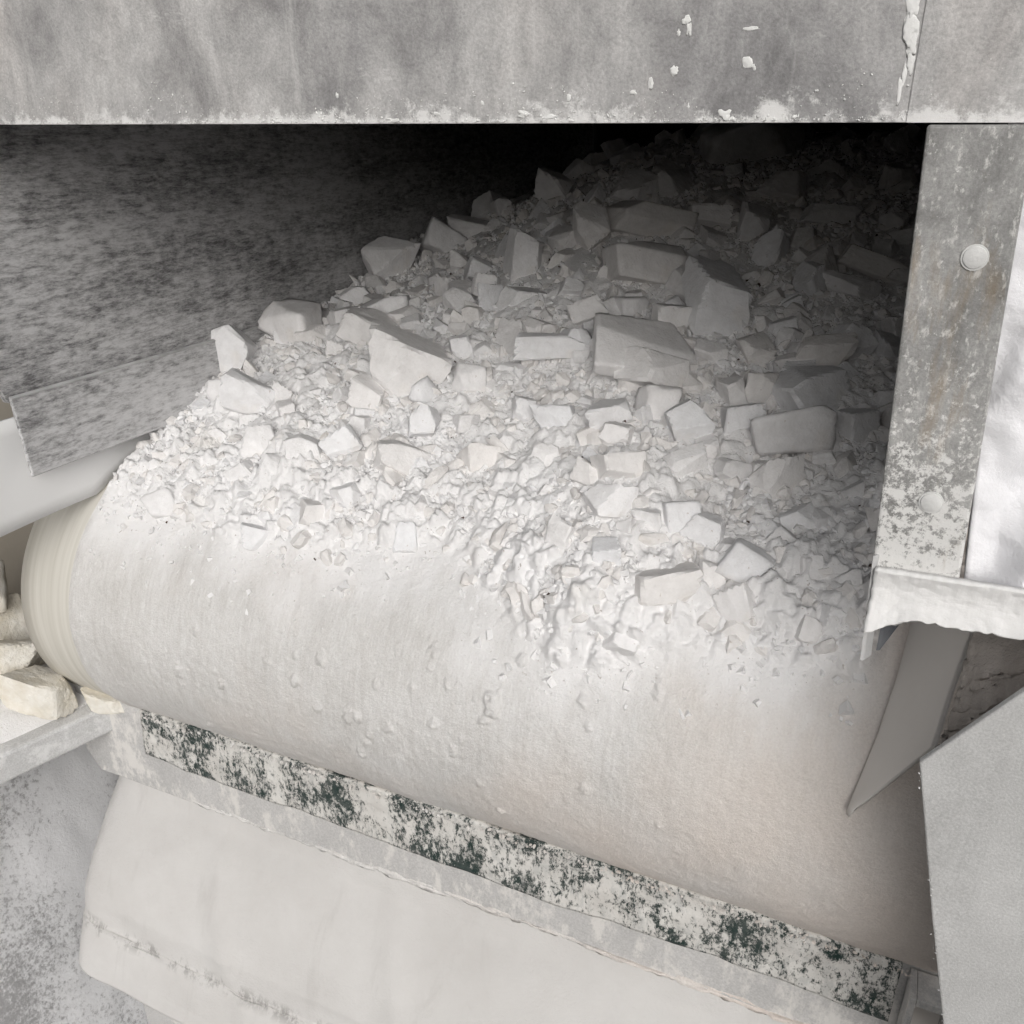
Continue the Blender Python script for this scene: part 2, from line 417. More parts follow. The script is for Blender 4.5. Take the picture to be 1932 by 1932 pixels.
lathe('shaft', [(.06, 0), (.07, .01), (.07, .35), (.10, .36), (.10, .44)], (BL - .38, DY, DZ), (1, 0, 0), M['drum'], conv, 24)

# caked dust on the belt and the powder of the heap: one sheet that thickens into the heap
nx, ns = 500, 640
xs = np.linspace(XL + .004, BR - .02, nx)
sv = np.concatenate([np.linspace(-1.16, .75, 530), np.linspace(.75, 3.6, ns - 530 + 1)[1:]])
X, SS = np.meshgrid(xs, sv, indexing='ij')
y, z, ny, nz = belt_pt(SS)
T = heap_T(X, SS) * (1 - .93 * sstep(XR - .01, XR + .05, X))
inheap = sstep(.01, .08, T)
# lumpy powder: clods, runnels down the face, fine grain
clod = np.maximum(0, fbm(X * 9, SS * 9, 0, 4, 21) - .02)
fine = fbm(X * 34, SS * 30, 0, 4, 31)
runl = fbm(X * 22, SS * 5, 0, 3, 41)
cell = np.abs(fbm(X * 15, SS * 15, .5, 3, 77))
deep = sstep(.15, .4, T)
T2 = T + inheap * ((.030 - .012 * deep) * clod + .006 * fine + .010 * (1 - deep) * np.maximum(0, fbm(X * 40, SS * 40, 0, 3, 45)) + .004 * runl * (1 - deep) - .006 * np.exp(-cell * 9))
edge = sstep(.002, .02, T) * (1 - sstep(.05, .12, T))
T2 += edge * (.012 * np.maximum(0, runl + .1) + .026 * np.maximum(0, fbm(X * 26, SS * 26, 0, 3, 43)) + .008 * fine)
# thin cake on the bare drum
crust = .0045 + .0012 * fbm(X * 12, SS * 9, 0, 3, 51) + .0009 * fbm(X * 70, SS * 55, 0, 3, 61)
dr = fbm(X * 5, SS * 4, 0, 2, 71)
T2 += (1 - inheap) * (crust + .003 * np.maximum(0, dr))
# small stuck clods on the drum
for k in range(46):
    cx, cs = rng.uniform(-1.75, -.2), rng.uniform(-1.0, -.36)
    if rng.random() < .6: cx = rng.normal(-.95, .22); cs = rng.normal(-.62, .10)
    r = rng.uniform(.005, .014) * (1.5 if rng.random() < .15 else 1)
    i0, i1 = np.searchsorted(xs, [cx - 3 * r, cx + 3 * r]); j0, j1 = np.searchsorted(sv, [cs - 4 * r, cs + 4 * r])
    if i1 <= i0 or j1 <= j0: continue
    sx, sy = X[i0:i1, j0:j1] - cx, SS[i0:i1, j0:j1] - cs
    d2 = (sx / r) ** 2 + (sy / (r * rng.uniform(1, 1.9))) ** 2 + .9 * vnoise(sx / r * 1.9, sy / r * 1.7, k, 9)
    T2[i0:i1, j0:j1] += (1 - inheap[i0:i1, j0:j1]) * r * .6 * np.clip(1.25 - d2, 0, 1)
# feathered left rim
rim = sstep(XL, XL + .03, X + .012 * fbm(SS * 9, X * 3, 0, 3, 91))
T2 = T2 * (.15 + .85 * rim) + .001
P = np.stack([X, y + ny * T2, z + nz * T2], -1)
pw = grid('powder', P, M['bed'], None)
cake = sstep(-.50, -.24, heap_s(X, SS) + .07 * fbm(X * 6, SS * 4, 0, 4, 95) + .03 * fbm(X * 30, SS * 14, 0, 3, 96)) * (1 - sstep(XR - .05, XR + .08, X))
at = pw.data.attributes.new('cake', 'FLOAT', 'POINT'); at.data.foreach_set('value', cake.astype(np.float32).ravel())
tag(pw, 'fine white powder heaped on the belt and caked over the drum', 'powder', kind='stuff')

# ------------------------------------------------------------------ rocks
def sx_z(x, y_):       # heap height above the belt's top run or the drum front at (x, y), numeric
    if y_ >= DY: return float(ZB + heap_T(x, y_ - DY))
    s = np.linspace(0, -.62, 240); p = heap_pt(np.full_like(s, x), s)
    return float(np.interp(y_, p[::-1, 1], p[::-1, 2]))
def put_rock(name, x, y_, dims, rot, seed, sink=.25, mat='rock', cuts=3, taper=.12, rough=.02, round_=0, dz=0.0, lod=4):
    me = rock_mesh(name, [d * S for d in dims], seed, cuts, taper, rough, lod, round_)
    me.materials.append(M[mat])
    o = bpy.data.objects.new(name, me); link(o)
    zz = sx_z(x, y_) + dims[2] * (.5 - sink) + dz
    o.location = W((x, y_, zz)); o.rotation_euler = rot
    return o
#=== ROCK TABLE
ROCKS = [
    (-2.082, 2.29, (0.165, 0.133, 0.147), (-8, -12, 16), {'cuts': 5, 'taper': 0.17, 'rough': 0.012, 'round_': 0, 'sink': 0.2}, 'pale angular block perched at the foot of the dark side plate', 'rock'),
    (-1.971, 2.493, (0.187, 0.15, 0.129), (-2, 0, -2), {'cuts': 4, 'taper': 0.12, 'rough': 0.025, 'round_': 0.5, 'sink': 0.2}, 'rounded domed lump beside the dark side plate, right of the perched block', 'rock'),
    (-1.973, 2.449, (0.084, 0.05, 0.043), (2, 10, 18), {'cuts': 2, 'taper': 0.15, 'rough': 0.02, 'round_': 0, 'sink': 0.2}, 'thin chip leaning on the front of the domed lump', 'rock'),
    (-1.624, 2.457, (0.193, 0.13, 0.112), (4, 14, 22), {'cuts': 5, 'taper': 0.17, 'rough': 0.012, 'round_': 0, 'sink': 0.2}, 'pale wedge slab under the rounded bar, left part of the heap', 'rock'),
    (-1.66, 2.628, (0.162, 0.123, 0.082), (-6, -8, 33), {'cuts': 4, 'taper': 0.12, 'rough': 0.025, 'round_': 0.5, 'sink': 0.2}, 'rounded bar-shaped lump lying on the pale wedge slab', 'rock'),
    (-1.926, 2.826, (0.11, 0.082, 0.089), (-5, -35, 46), {'cuts': 5, 'taper': 0.17, 'rough': 0.012, 'round_': 0, 'sink': 0.2}, 'tilted lump behind the rounded bar on the left slope', 'rock'),
    (-1.344, 2.22, (0.207, 0.165, 0.15), (-3, 10, 34), {'cuts': 5, 'taper': 0.17, 'rough': 0.012, 'round_': 0, 'sink': 0.2}, 'largest square block in the left half, with a bluish top', 'rock'),
    (-1.23, 2.349, (0.065, 0.056, 0.075), (-2, -5, 30), {'cuts': 2, 'taper': 0.09, 'rough': 0.007, 'round_': 0, 'sink': 0.2}, 'small clean cube just right of the bluish-topped block', 'rock'),
    (-1.936, 3.122, (0.211, 0.17, 0.181), (-21, -25, 46), {'cuts': 5, 'taper': 0.17, 'rough': 0.012, 'round_': 0, 'sink': 0.2}, 'big smooth boulder on the upper left slope of the heap', 'rock'),
    (-1.766, 3.237, (0.149, 0.13, 0.136), (0, 25, 47), {'cuts': 4, 'taper': 0.12, 'rough': 0.025, 'round_': 0.5, 'sink': 0.2}, 'rounded dim lump behind the upper left boulder', 'rock'),
    (-1.686, 3.346, (0.174, 0.128, 0.087), (2, 0, 18), {'cuts': 5, 'taper': 0.17, 'rough': 0.012, 'round_': 0, 'sink': 0.2}, 'flat-topped brick-like block on the left crest', 'rock'),
    (-1.677, 3.619, (0.084, 0.086, 0.088), (-10, -20, 50), {'cuts': 2, 'taper': 0.09, 'rough': 0.007, 'round_': 0, 'sink': 0.2}, 'small tilted cube standing out on the dark crest', 'rock'),
    (-1.3, 2.68, (0.09, 0.086, 0.078), (-19, 3, 2), {'cuts': 2, 'taper': 0.09, 'rough': 0.007, 'round_': 0, 'sink': 0.2}, 'grey rectangular block below the left crest', 'rock'),
    (-1.218, 2.794, (0.128, 0.12, 0.155), (3, 8, 20), {'cuts': 5, 'taper': 0.17, 'rough': 0.012, 'round_': 0, 'sink': 0.2}, 'upright dim block in the middle of the upper slope', 'rock'),
    (-1.018, 2.925, (0.118, 0.127, 0.148), (-14, 5, 25), {'cuts': 5, 'taper': 0.17, 'rough': 0.012, 'round_': 0, 'sink': 0.2}, 'tall wedge block with a pale face near the crest', 'rock'),
    (-0.769, 2.748, (0.237, 0.149, 0.132), (-8, 4, 26), {'cuts': 3, 'taper': 0.1, 'rough': 0.01, 'round_': 0, 'sink': 0.1}, 'large flat five-sided face in the upper middle of the heap', 'rock'),
    (-0.63, 2.536, (0.108, 0.089, 0.08), (2, 8, 35), {'cuts': 2, 'taper': 0.09, 'rough': 0.007, 'round_': 0, 'sink': 0.2}, 'six-sided pale lump below the large flat face', 'rock'),
    (-0.666, 2.362, (0.287, 0.215, 0.101), (20, 10, 36), {'cuts': 3, 'taper': 0.12, 'rough': 0.01, 'round_': 0, 'sink': 0.1}, 'largest slab of the heap with a grey flat top', 'rock'),
    (-0.596, 2.285, (0.158, 0.127, 0.105), (-18, 18, 46), {'cuts': 5, 'taper': 0.17, 'rough': 0.012, 'round_': 0, 'sink': 0.2}, 'bright broken lump under the right end of the largest slab', 'rock'),
    (-0.517, 2.6, (0.159, 0.16, 0.149), (2, 4, 28), {'cuts': 5, 'taper': 0.17, 'rough': 0.012, 'round_': 0, 'sink': 0.2}, 'big grey block right of the large flat face', 'rock'),
    (-0.836, 2.999, (0.257, 0.16, 0.107), (-11, 14, 32), {'cuts': 3, 'taper': 0.1, 'rough': 0.01, 'round_': 0, 'sink': 0.1}, 'large dim slab behind the large flat face', 'rock'),
    (-0.653, 3.072, (0.149, 0.105, 0.075), (-15, 0, -2), {'cuts': 5, 'taper': 0.17, 'rough': 0.012, 'round_': 0, 'sink': 0.2}, 'dim brick-like lump near the dark back', 'rock'),
    (-0.494, 3.027, (0.097, 0.108, 0.115), (4, 4, 0), {'cuts': 5, 'taper': 0.17, 'rough': 0.012, 'round_': 0, 'sink': 0.2}, 'upright dim block right of the brick-like lump', 'rock'),
    (-0.409, 2.895, (0.111, 0.098, 0.085), (-11, -42, 3), {'cuts': 5, 'taper': 0.17, 'rough': 0.012, 'round_': 0, 'sink': 0.2}, 'tilted grey block leaning on the right slope', 'rock'),
    (-0.271, 2.742, (0.065, 0.076, 0.11), (-2, -28, 47), {'cuts': 5, 'taper': 0.17, 'rough': 0.012, 'round_': 0, 'sink': 0.2}, 'slanted narrow block on the right slope', 'rock'),
    (-0.109, 2.852, (0.195, 0.091, 0.062), (-2, 20, 13), {'cuts': 3, 'taper': 0.1, 'rough': 0.01, 'round_': 0, 'sink': 0.1}, 'long flat bar sloping down towards the bolted post', 'rock'),
    (-0.138, 2.742, (0.111, 0.083, 0.058), (-13, 18, 47), {'cuts': 5, 'taper': 0.17, 'rough': 0.012, 'round_': 0, 'sink': 0.2}, 'block under the long flat bar by the post', 'rock'),
    (-0.2, 2.294, (0.154, 0.131, 0.097), (-9, -6, 54), {'cuts': 5, 'taper': 0.17, 'rough': 0.012, 'round_': 0, 'sink': 0.2}, 'block with one bright and one dim face, right of centre', 'rock'),
    (-0.207, 2.139, (0.19, 0.127, 0.102), (-14, -8, 30), {'cuts': 4, 'taper': 0.12, 'rough': 0.025, 'round_': 0.5, 'sink': 0.2}, 'large round-bottomed lump near the post', 'rock'),
    (-0.333, 2.159, (0.1, 0.072, 0.079), (-17, -4, 19), {'cuts': 2, 'taper': 0.09, 'rough': 0.007, 'round_': 0, 'sink': 0.2}, 'flat square lump left of the round-bottomed lump', 'rock'),
    (-0.457, 2.086, (0.112, 0.106, 0.112), (-30, 30, -3), {'cuts': 5, 'taper': 0.17, 'rough': 0.012, 'round_': 0, 'sink': 0.2}, 'tilted block below the largest slab', 'rock'),
    (-0.067, 2.203, (0.078, 0.075, 0.07), (-14, -4, 52), {'cuts': 2, 'taper': 0.09, 'rough': 0.007, 'round_': 0, 'sink': 0.2}, 'dim cube between the round-bottomed lump and the post', 'rock'),
    (-0.19, 2.45, (0.119, 0.104, 0.085), (-12, 3, 22), {'cuts': 5, 'taper': 0.17, 'rough': 0.012, 'round_': 0, 'sink': 0.2}, 'dim square block above the two-toned block', 'rock'),
    (-0.116, 2.494, (0.104, 0.092, 0.095), (-5, 25, 30), {'cuts': 5, 'taper': 0.17, 'rough': 0.012, 'round_': 0, 'sink': 0.2}, 'dim lump close to the middle of the post', 'rock'),
    (-0.574, 1.902, (0.114, 0.085, 0.069), (-18, 4, 51), {'cuts': 2, 'taper': 0.09, 'rough': 0.007, 'round_': 0, 'sink': 0.3}, 'neat bluish brick in the middle of the heap front', 'rock'),
    (-0.429, 1.989, (0.101, 0.078, 0.069), (-23, -14, 37), {'cuts': 5, 'taper': 0.17, 'rough': 0.012, 'round_': 0, 'sink': 0.3}, 'crumpled bright lump right of the bluish brick', 'rock'),
    (-0.4, 1.834, (0.085, 0.069, 0.077), (-21, 0, 36), {'cuts': 5, 'taper': 0.05, 'rough': 0.02, 'round_': 0.9, 'sink': 0.3}, 'round smooth pebble sitting in a hollow of the heap front', 'rock'),
    (-0.327, 1.821, (0.079, 0.07, 0.072), (-20, 24, -5), {'cuts': 5, 'taper': 0.17, 'rough': 0.012, 'round_': 0, 'sink': 0.3}, 'wedge lump touching the round pebble', 'rock'),
    (-0.233, 1.765, (0.087, 0.074, 0.078), (-15, 35, -5), {'cuts': 4, 'taper': 0.12, 'rough': 0.025, 'round_': 0.5, 'sink': 0.3}, 'rounded bluish lump low on the right of the heap', 'rock'),
    (-0.228, 1.694, (0.079, 0.072, 0.072), (-18, -30, -2), {'cuts': 2, 'taper': 0.09, 'rough': 0.007, 'round_': 0, 'sink': 0.45}, 'square tilted lump at the lower right edge of the heap', 'rock'),
    (-0.39, 1.684, (0.146, 0.094, 0.072), (-18, -6, 29), {'cuts': 3, 'taper': 0.1, 'rough': 0.01, 'round_': 0, 'sink': 0.45}, 'broad flat slab at the lower front of the heap', 'rock'),
    (-0.297, 1.736, (0.074, 0.063, 0.069), (-16, 15, 38), {'cuts': 5, 'taper': 0.17, 'rough': 0.012, 'round_': 0, 'sink': 0.45}, 'beige lump between the broad slab and the bluish lump', 'rock'),
    (-0.098, 1.785, (0.052, 0.041, 0.052), (-32, -3, 35), {'cuts': 2, 'taper': 0.09, 'rough': 0.007, 'round_': 0, 'sink': 0.3}, 'small separate cube on the right, towards the post foot', 'rock'),
    (-0.077, 1.687, (0.05, 0.054, 0.053), (-27, 12, 22), {'cuts': 2, 'taper': 0.09, 'rough': 0.007, 'round_': 0, 'sink': 0.45}, 'lowest small block on the right, lying on dusty belt', 'rock'),
    (-0.442, 1.596, (0.089, 0.07, 0.06), (-26, 28, 16), {'cuts': 5, 'taper': 0.17, 'rough': 0.012, 'round_': 0, 'sink': 0.45}, 'lump pushed out at the very front tip of the heap', 'rock'),
    (-1.382, 1.924, (0.111, 0.087, 0.088), (-24, -38, 30), {'cuts': 2, 'taper': 0.09, 'rough': 0.007, 'round_': 0, 'sink': 0.3}, 'bright tilted rectangular lump in the left front', 'rock'),
    (-1.2, 1.904, (0.126, 0.094, 0.091), (-24, 28, 41), {'cuts': 5, 'taper': 0.17, 'rough': 0.012, 'round_': 0, 'sink': 0.3}, 'flat bright lump right of the tilted rectangle', 'rock'),
    (-1.489, 1.874, (0.106, 0.084, 0.106), (-19, 6, 38), {'cuts': 5, 'taper': 0.17, 'rough': 0.012, 'round_': 0, 'sink': 0.3}, 'cream-white lump left of the tilted rectangle', 'rock'),
    (-1.653, 1.885, (0.087, 0.08, 0.097), (-28, 5, 42), {'cuts': 5, 'taper': 0.17, 'rough': 0.012, 'round_': 0, 'sink': 0.3}, 'upright lump at the left front below the bluish lump', 'rock'),
    (-1.819, 2.064, (0.138, 0.108, 0.114), (-29, 25, 20), {'cuts': 5, 'taper': 0.17, 'rough': 0.012, 'round_': 0, 'sink': 0.2}, 'bluish broken lump on the left edge of the heap', 'rock'),
    (-1.949, 2.093, (0.089, 0.078, 0.071), (-26, 0, 14), {'cuts': 4, 'taper': 0.12, 'rough': 0.025, 'round_': 0.5, 'sink': 0.2}, 'lump at the lower rim of the dark side plate', 'rock'),
    (-1.187, 2.033, (0.084, 0.077, 0.091), (-12, -10, 21), {'cuts': 5, 'taper': 0.17, 'rough': 0.012, 'round_': 0, 'sink': 0.2}, 'smooth lump in the left centre of the heap front', 'rock'),
    (-1.249, 2.14, (0.073, 0.073, 0.071), (-12, -28, 14), {'cuts': 4, 'taper': 0.12, 'rough': 0.025, 'round_': 0.5, 'sink': 0.2}, 'egg-shaped lump in front of the bluish-topped block', 'rock'),
    (-1.417, 2.115, (0.1, 0.086, 0.078), (1, 18, 21), {'cuts': 5, 'taper': 0.17, 'rough': 0.012, 'round_': 0, 'sink': 0.2}, 'lump left of the egg-shaped lump', 'rock'),
    (-1.069, 1.722, (0.059, 0.06, 0.083), (-31, 4, 26), {'cuts': 2, 'taper': 0.09, 'rough': 0.007, 'round_': 0, 'sink': 0.45}, 'upright brick lying at the lower edge of the powder', 'rock'),
    (-1.344, 1.718, (0.087, 0.062, 0.062), (-13, 10, 45), {'cuts': 5, 'taper': 0.17, 'rough': 0.012, 'round_': 0, 'sink': 0.45}, 'grey-faced lump low in the left front', 'rock'),
    (-1.276, 1.764, (0.079, 0.059, 0.062), (-27, -15, 43), {'cuts': 5, 'taper': 0.17, 'rough': 0.012, 'round_': 0, 'sink': 0.3}, 'flake above the lower powder edge, left of centre', 'rock'),
    (-1.496, 1.653, (0.085, 0.067, 0.055), (-10, 18, 20), {'cuts': 2, 'taper': 0.15, 'rough': 0.02, 'round_': 0, 'sink': 0.45}, 'wedge-shaped chip at the lower left edge of the powder', 'rock'),
    (-1.852, 1.678, (0.072, 0.064, 0.084), (-22, -20, 42), {'cuts': 4, 'taper': 0.12, 'rough': 0.025, 'round_': 0.5, 'sink': 0.45}, 'powdery lump at the far left toe of the heap', 'rock'),
    (-0.888, 2.527, (0.106, 0.081, 0.083), (-13, -18, 19), {'cuts': 5, 'taper': 0.17, 'rough': 0.012, 'round_': 0, 'sink': 0.2}, 'lump left of the six-sided lump', 'rock'),
    (-0.763, 2.582, (0.099, 0.072, 0.061), (-7, 5, 49), {'cuts': 4, 'taper': 0.12, 'rough': 0.025, 'round_': 0.5, 'sink': 0.2}, 'low rounded lump under the large flat face', 'rock'),
    (-0.931, 2.362, (0.209, 0.105, 0.075), (-16, 4, 35), {'cuts': 3, 'taper': 0.1, 'rough': 0.01, 'round_': 0, 'sink': 0.1}, 'dusty pale slab lying flat left of the largest slab', 'rock'),
    (-0.644, 3.718, (0.4, 0.286, 0.161), (6, 0, 23), {'cuts': 5, 'taper': 0.05, 'rough': 0.02, 'round_': 0.9, 'sink': 0.2}, 'huge dim boulder at the very back under the beam', 'rock'),
    (-1.337, 3.384, (0.11, 0.119, 0.119), (2, 14, 8), {'cuts': 5, 'taper': 0.17, 'rough': 0.012, 'round_': 0, 'sink': 0.2}, 'dim jagged lump on the back left crest', 'rock'),
    (-1.348, 3.687, (0.085, 0.086, 0.089), (0, 35, 34), {'cuts': 2, 'taper': 0.09, 'rough': 0.007, 'round_': 0, 'sink': 0.2}, 'small dim cube at the top of the back crest', 'rock'),
    (-0.444, 3.277, (0.122, 0.106, 0.108), (-14, 20, 15), {'cuts': 5, 'taper': 0.17, 'rough': 0.012, 'round_': 0, 'sink': 0.2}, 'dim lump below the huge back boulder', 'rock'),
    (-0.277, 3.119, (0.15, 0.08, 0.059), (-15, 8, 26), {'cuts': 3, 'taper': 0.1, 'rough': 0.01, 'round_': 0, 'sink': 0.1}, 'dim flat slab near the top of the post', 'rock'),
    (-0.312, 2.276, (0.063, 0.068, 0.095), (-1, 6, -3), {'cuts': 5, 'taper': 0.17, 'rough': 0.012, 'round_': 0, 'sink': 0.2}, 'narrow upright lump left of the two-toned block', 'rock'),
    (-0.374, 2.257, (0.061, 0.071, 0.077), (-4, -22, 50), {'cuts': 5, 'taper': 0.17, 'rough': 0.012, 'round_': 0, 'sink': 0.2}, 'tilted lump right of the largest slab', 'rock'),
    (-0.664, 2.104, (0.106, 0.09, 0.069), (1, -12, 29), {'cuts': 5, 'taper': 0.17, 'rough': 0.012, 'round_': 0, 'sink': 0.2}, 'lump under the front edge of the largest slab', 'rock'),
    (-0.793, 2.091, (0.101, 0.071, 0.079), (-15, -10, 5), {'cuts': 5, 'taper': 0.17, 'rough': 0.012, 'round_': 0, 'sink': 0.2}, 'broad lump in the centre of the heap front', 'rock'),
    (-0.923, 2.141, (0.067, 0.057, 0.065), (-5, 4, 26), {'cuts': 2, 'taper': 0.09, 'rough': 0.007, 'round_': 0, 'sink': 0.2}, 'small pale lump in the centre left of the broad lump', 'rock'),
    (-0.55, 2.154, (0.078, 0.079, 0.098), (5, 10, 31), {'cuts': 4, 'taper': 0.12, 'rough': 0.025, 'round_': 0.5, 'sink': 0.2}, 'pear-shaped lump below the bright broken lump', 'rock'),
    (-1.132, 2.211, (0.087, 0.075, 0.083), (-10, 10, 46), {'cuts': 4, 'taper': 0.12, 'rough': 0.025, 'round_': 0.5, 'sink': 0.2}, 'rounded lump below the small clean cube', 'rock'),
    (-0.87, 2.413, (0.1, 0.076, 0.066), (-2, 10, 15), {'cuts': 5, 'taper': 0.17, 'rough': 0.012, 'round_': 0, 'sink': 0.2}, 'dim lump at the left end of the largest slab', 'rock'),
    (-0.318, 2.009, (0.081, 0.06, 0.061), (-20, 20, 43), {'cuts': 5, 'taper': 0.17, 'rough': 0.012, 'round_': 0, 'sink': 0.2}, 'flat lump left of the dark crevice on the right front', 'rock'),
    (-0.223, 1.996, (0.091, 0.073, 0.084), (-13, -5, 50), {'cuts': 5, 'taper': 0.17, 'rough': 0.012, 'round_': 0, 'sink': 0.3}, 'lump beside the dark crevice on the right front', 'rock'),
    (-0.395, 2.049, (0.071, 0.067, 0.063), (-13, -20, -5), {'cuts': 5, 'taper': 0.17, 'rough': 0.012, 'round_': 0, 'sink': 0.2}, 'small lump above the crumpled bright lump', 'rock'),
    (-0.614, 2.021, (0.073, 0.062, 0.056), (-12, 0, -3), {'cuts': 2, 'taper': 0.09, 'rough': 0.007, 'round_': 0, 'sink': 0.2}, 'small bluish lump behind the neat bluish brick', 'rock'),
    (-0.56, 1.808, (0.102, 0.074, 0.071), (-27, 6, 26), {'cuts': 5, 'taper': 0.17, 'rough': 0.012, 'round_': 0, 'sink': 0.3}, 'dusty block directly below the neat bluish brick', 'rock'),
    (-0.993, 1.978, (0.091, 0.078, 0.082), (-22, 25, 41), {'cuts': 5, 'taper': 0.17, 'rough': 0.012, 'round_': 0, 'sink': 0.3}, 'powder-covered lump in the middle of the left front', 'rock'),
    (-0.788, 1.969, (0.075, 0.057, 0.071), (-33, -8, 2), {'cuts': 5, 'taper': 0.17, 'rough': 0.012, 'round_': 0, 'sink': 0.3}, 'small block left of the dusty front block', 'rock'),
]
#=== END ROCK TABLE
R_ = math.radians
for i, (x, y_, d, rot, prm, lab, cat) in enumerate(ROCKS):
    o = put_rock('rock', x, y_, d, tuple(R_(a) for a in rot), 100 + i, lod=5 if max(d) > .22 else (4 if max(d) > .075 else 3), **prm)
    tag(o, lab, cat, 'rocks lying on the heap')

# filler lumps that the photograph does not let one tell apart
protos = []
for k in range(26):
    pr = random.Random(900 + k)
    dims = (1.0, pr.uniform(.6, 1.0), pr.uniform(.45, .85))
    me = rock_mesh('rock', [d * .1 for d in dims], 300 + k, pr.choice((2, 3, 4, 5)), .17, .012, 4, pr.choice((0, 0, 0, .2)))
    me.materials.append(M['rock']); protos.append(me)
placed = [(x, y_, max(d) * .5) for x, y_, d, *_ in ROCKS]
zones = [('small white lump wedged among bigger rocks in the lit front of the heap', 'small lumps in the lit front of the heap', 1.70, 2.35, (.035, .085), 110),
         ('white lump packed in the shaded middle of the heap', 'lumps in the shaded middle of the heap', 2.35, 3.05, (.05, .115), 105),
         ('dim grey-looking lump at the dark back of the heap', 'lumps at the dark back of the heap', 3.05, 4.3, (.07, .15), 45)]
for lab, grp, y0, y1, (r0, r1), cnt in zones:
    n = tries = 0
    while n < cnt and tries < 12000:
        tries += 1
        x = rnd.uniform(XL + .08, XR - .02); y_ = rnd.uniform(y0, y1)
        sz = r0 + (r1 - r0) * rnd.random() ** 1.6
        if y0 < 2 and x < -1.75 and y_ < 1.85: continue
        if any((x - a) ** 2 + (y_ - b) ** 2 < (c * .60 + sz * .30) ** 2 for a, b, c in placed): continue
        placed.append((x, y_, sz * .5)); n += 1
        me = protos[rnd.randrange(len(protos))]
        o = bpy.data.objects.new('rock', me); link(o)
        o.location = W((x, y_, sx_z(x, y_) + sz * (rnd.uniform(-.12, .14) if y0 < 2 else rnd.uniform(0, .22))))
        o.rotation_euler = (rnd.gauss(.35, .35), rnd.gauss(0, .35), rnd.uniform(0, 6.28))
        k = sz * S / .1; o.scale = (k, k * rnd.uniform(.8, 1.15), k * rnd.uniform(.8, 1.2))
        tag(o, lab, 'rock', grp)

# crumbs: thousands of small chips, nobody could count them
def crumbs(name, n, sampler, mat, smin, smax, seed, lod=1):
    rg = np.random.default_rng(seed)
    if lod:
        shp = [rock_shape((1, rg.uniform(.5, 1), rg.uniform(.4, .9)), 40 + k_, 3, .18, .012, lod, 0) for k_ in range(16)]
    else:
        cb = np.array([(a_, b_, c_) for a_ in (-1, 1) for b_ in (-1, 1) for c_ in (-1, 1)], float) * .5
        q6 = ((0, 1, 3, 2), (4, 6, 7, 5), (0, 4, 5, 1), (2, 3, 7, 6), (0, 2, 6, 4), (1, 5, 7, 3))
        tri = np.array([t_ for a_, b_, c_, d_ in q6 for t_ in ((a_, b_, c_), (a_, c_, d_))])
        shp = [(cb * (1, rg.uniform(.5, 1), rg.uniform(.4, .9)) + rg.uniform(-.2, .2, (8, 3)), tri) for k_ in range(16)]
    FQ = shp[0][1]; nvb = len(shp[0][0])
    pos = sampler(n, rg); n = len(pos)
    sz = smin + (smax - smin) * rg.random(n) ** 3
    q = rg.normal(size=(n, 4)); q /= np.linalg.norm(q, axis=1)[:, None]
    a, b, c, d = q.T
    Rm = np.stack([np.stack([1 - 2 * (c * c + d * d), 2 * (b * c - a * d), 2 * (b * d + a * c)], -1),
                   np.stack([2 * (b * c + a * d), 1 - 2 * (b * b + d * d), 2 * (c * d - a * b)], -1),
                   np.stack([2 * (b * d - a * c), 2 * (c * d + a * b), 1 - 2 * (b * b + c * c)], -1)], 1)
    V0 = np.stack([q_[0] for q_ in shp])[rg.integers(0, 16, n)] * (sz[:, None, None] * rg.uniform(.6, 1.25, (n, 1, 3)))
    V = np.einsum('nij,nkj->nki', Rm, V0) + pos[:, None]
    F = (np.arange(n)[:, None, None] * nvb + FQ[None]).reshape(-1, 3)
    return from_arrays(name, V.reshape(-1, 3), F, mat, None, False)
def heap_sampler(n, rg):
    x = rg.uniform(XL + .02, XR, n * 2); s = -.50 + 2.7 * rg.random(n * 2) ** 1.6
    hs_ = heap_s(x, s); T = heap_T(x, s); keep = (T > .02) | (rg.random(n * 2) < .35 * np.exp(np.minimum(0, hs_ + .30) / .05))
    x, s = x[keep][:n], s[keep][:n]
    return heap_pt(x, s, rg.uniform(-.006, .010, len(x)))
def lump_sampler(n, rg):
    p = heap_sampler(n, rg); return p[(p[:, 1] > DY) | (p[:, 2] > ZB - .10)]
cr = crumbs('rock_crumbs', 24000, heap_sampler, M['powder'], .004, .022, 7, 0)
tag(cr, 'tiny white crumbs sprinkled over the whole heap', 'rubble', kind='stuff')
cr = crumbs('rubble', 1900, lump_sampler, M['rock'], .028, .066, 8, 2)
tag(cr, 'small broken white chips filling the gaps of the heap', 'rubble', kind='stuff')
cr = crumbs('rubble', 8000, lump_sampler, M['rock'], .013, .036, 10, 1)
tag(cr, 'fine white stone chips strewn between the lumps of the heap', 'rubble', kind='stuff')
cr = crumbs('dark_grit', 420, lump_sampler, M['grit'], .004, .013, 9, 0)
tag(cr, 'dark brown specks of grit between the white chips', 'grit', kind='stuff')

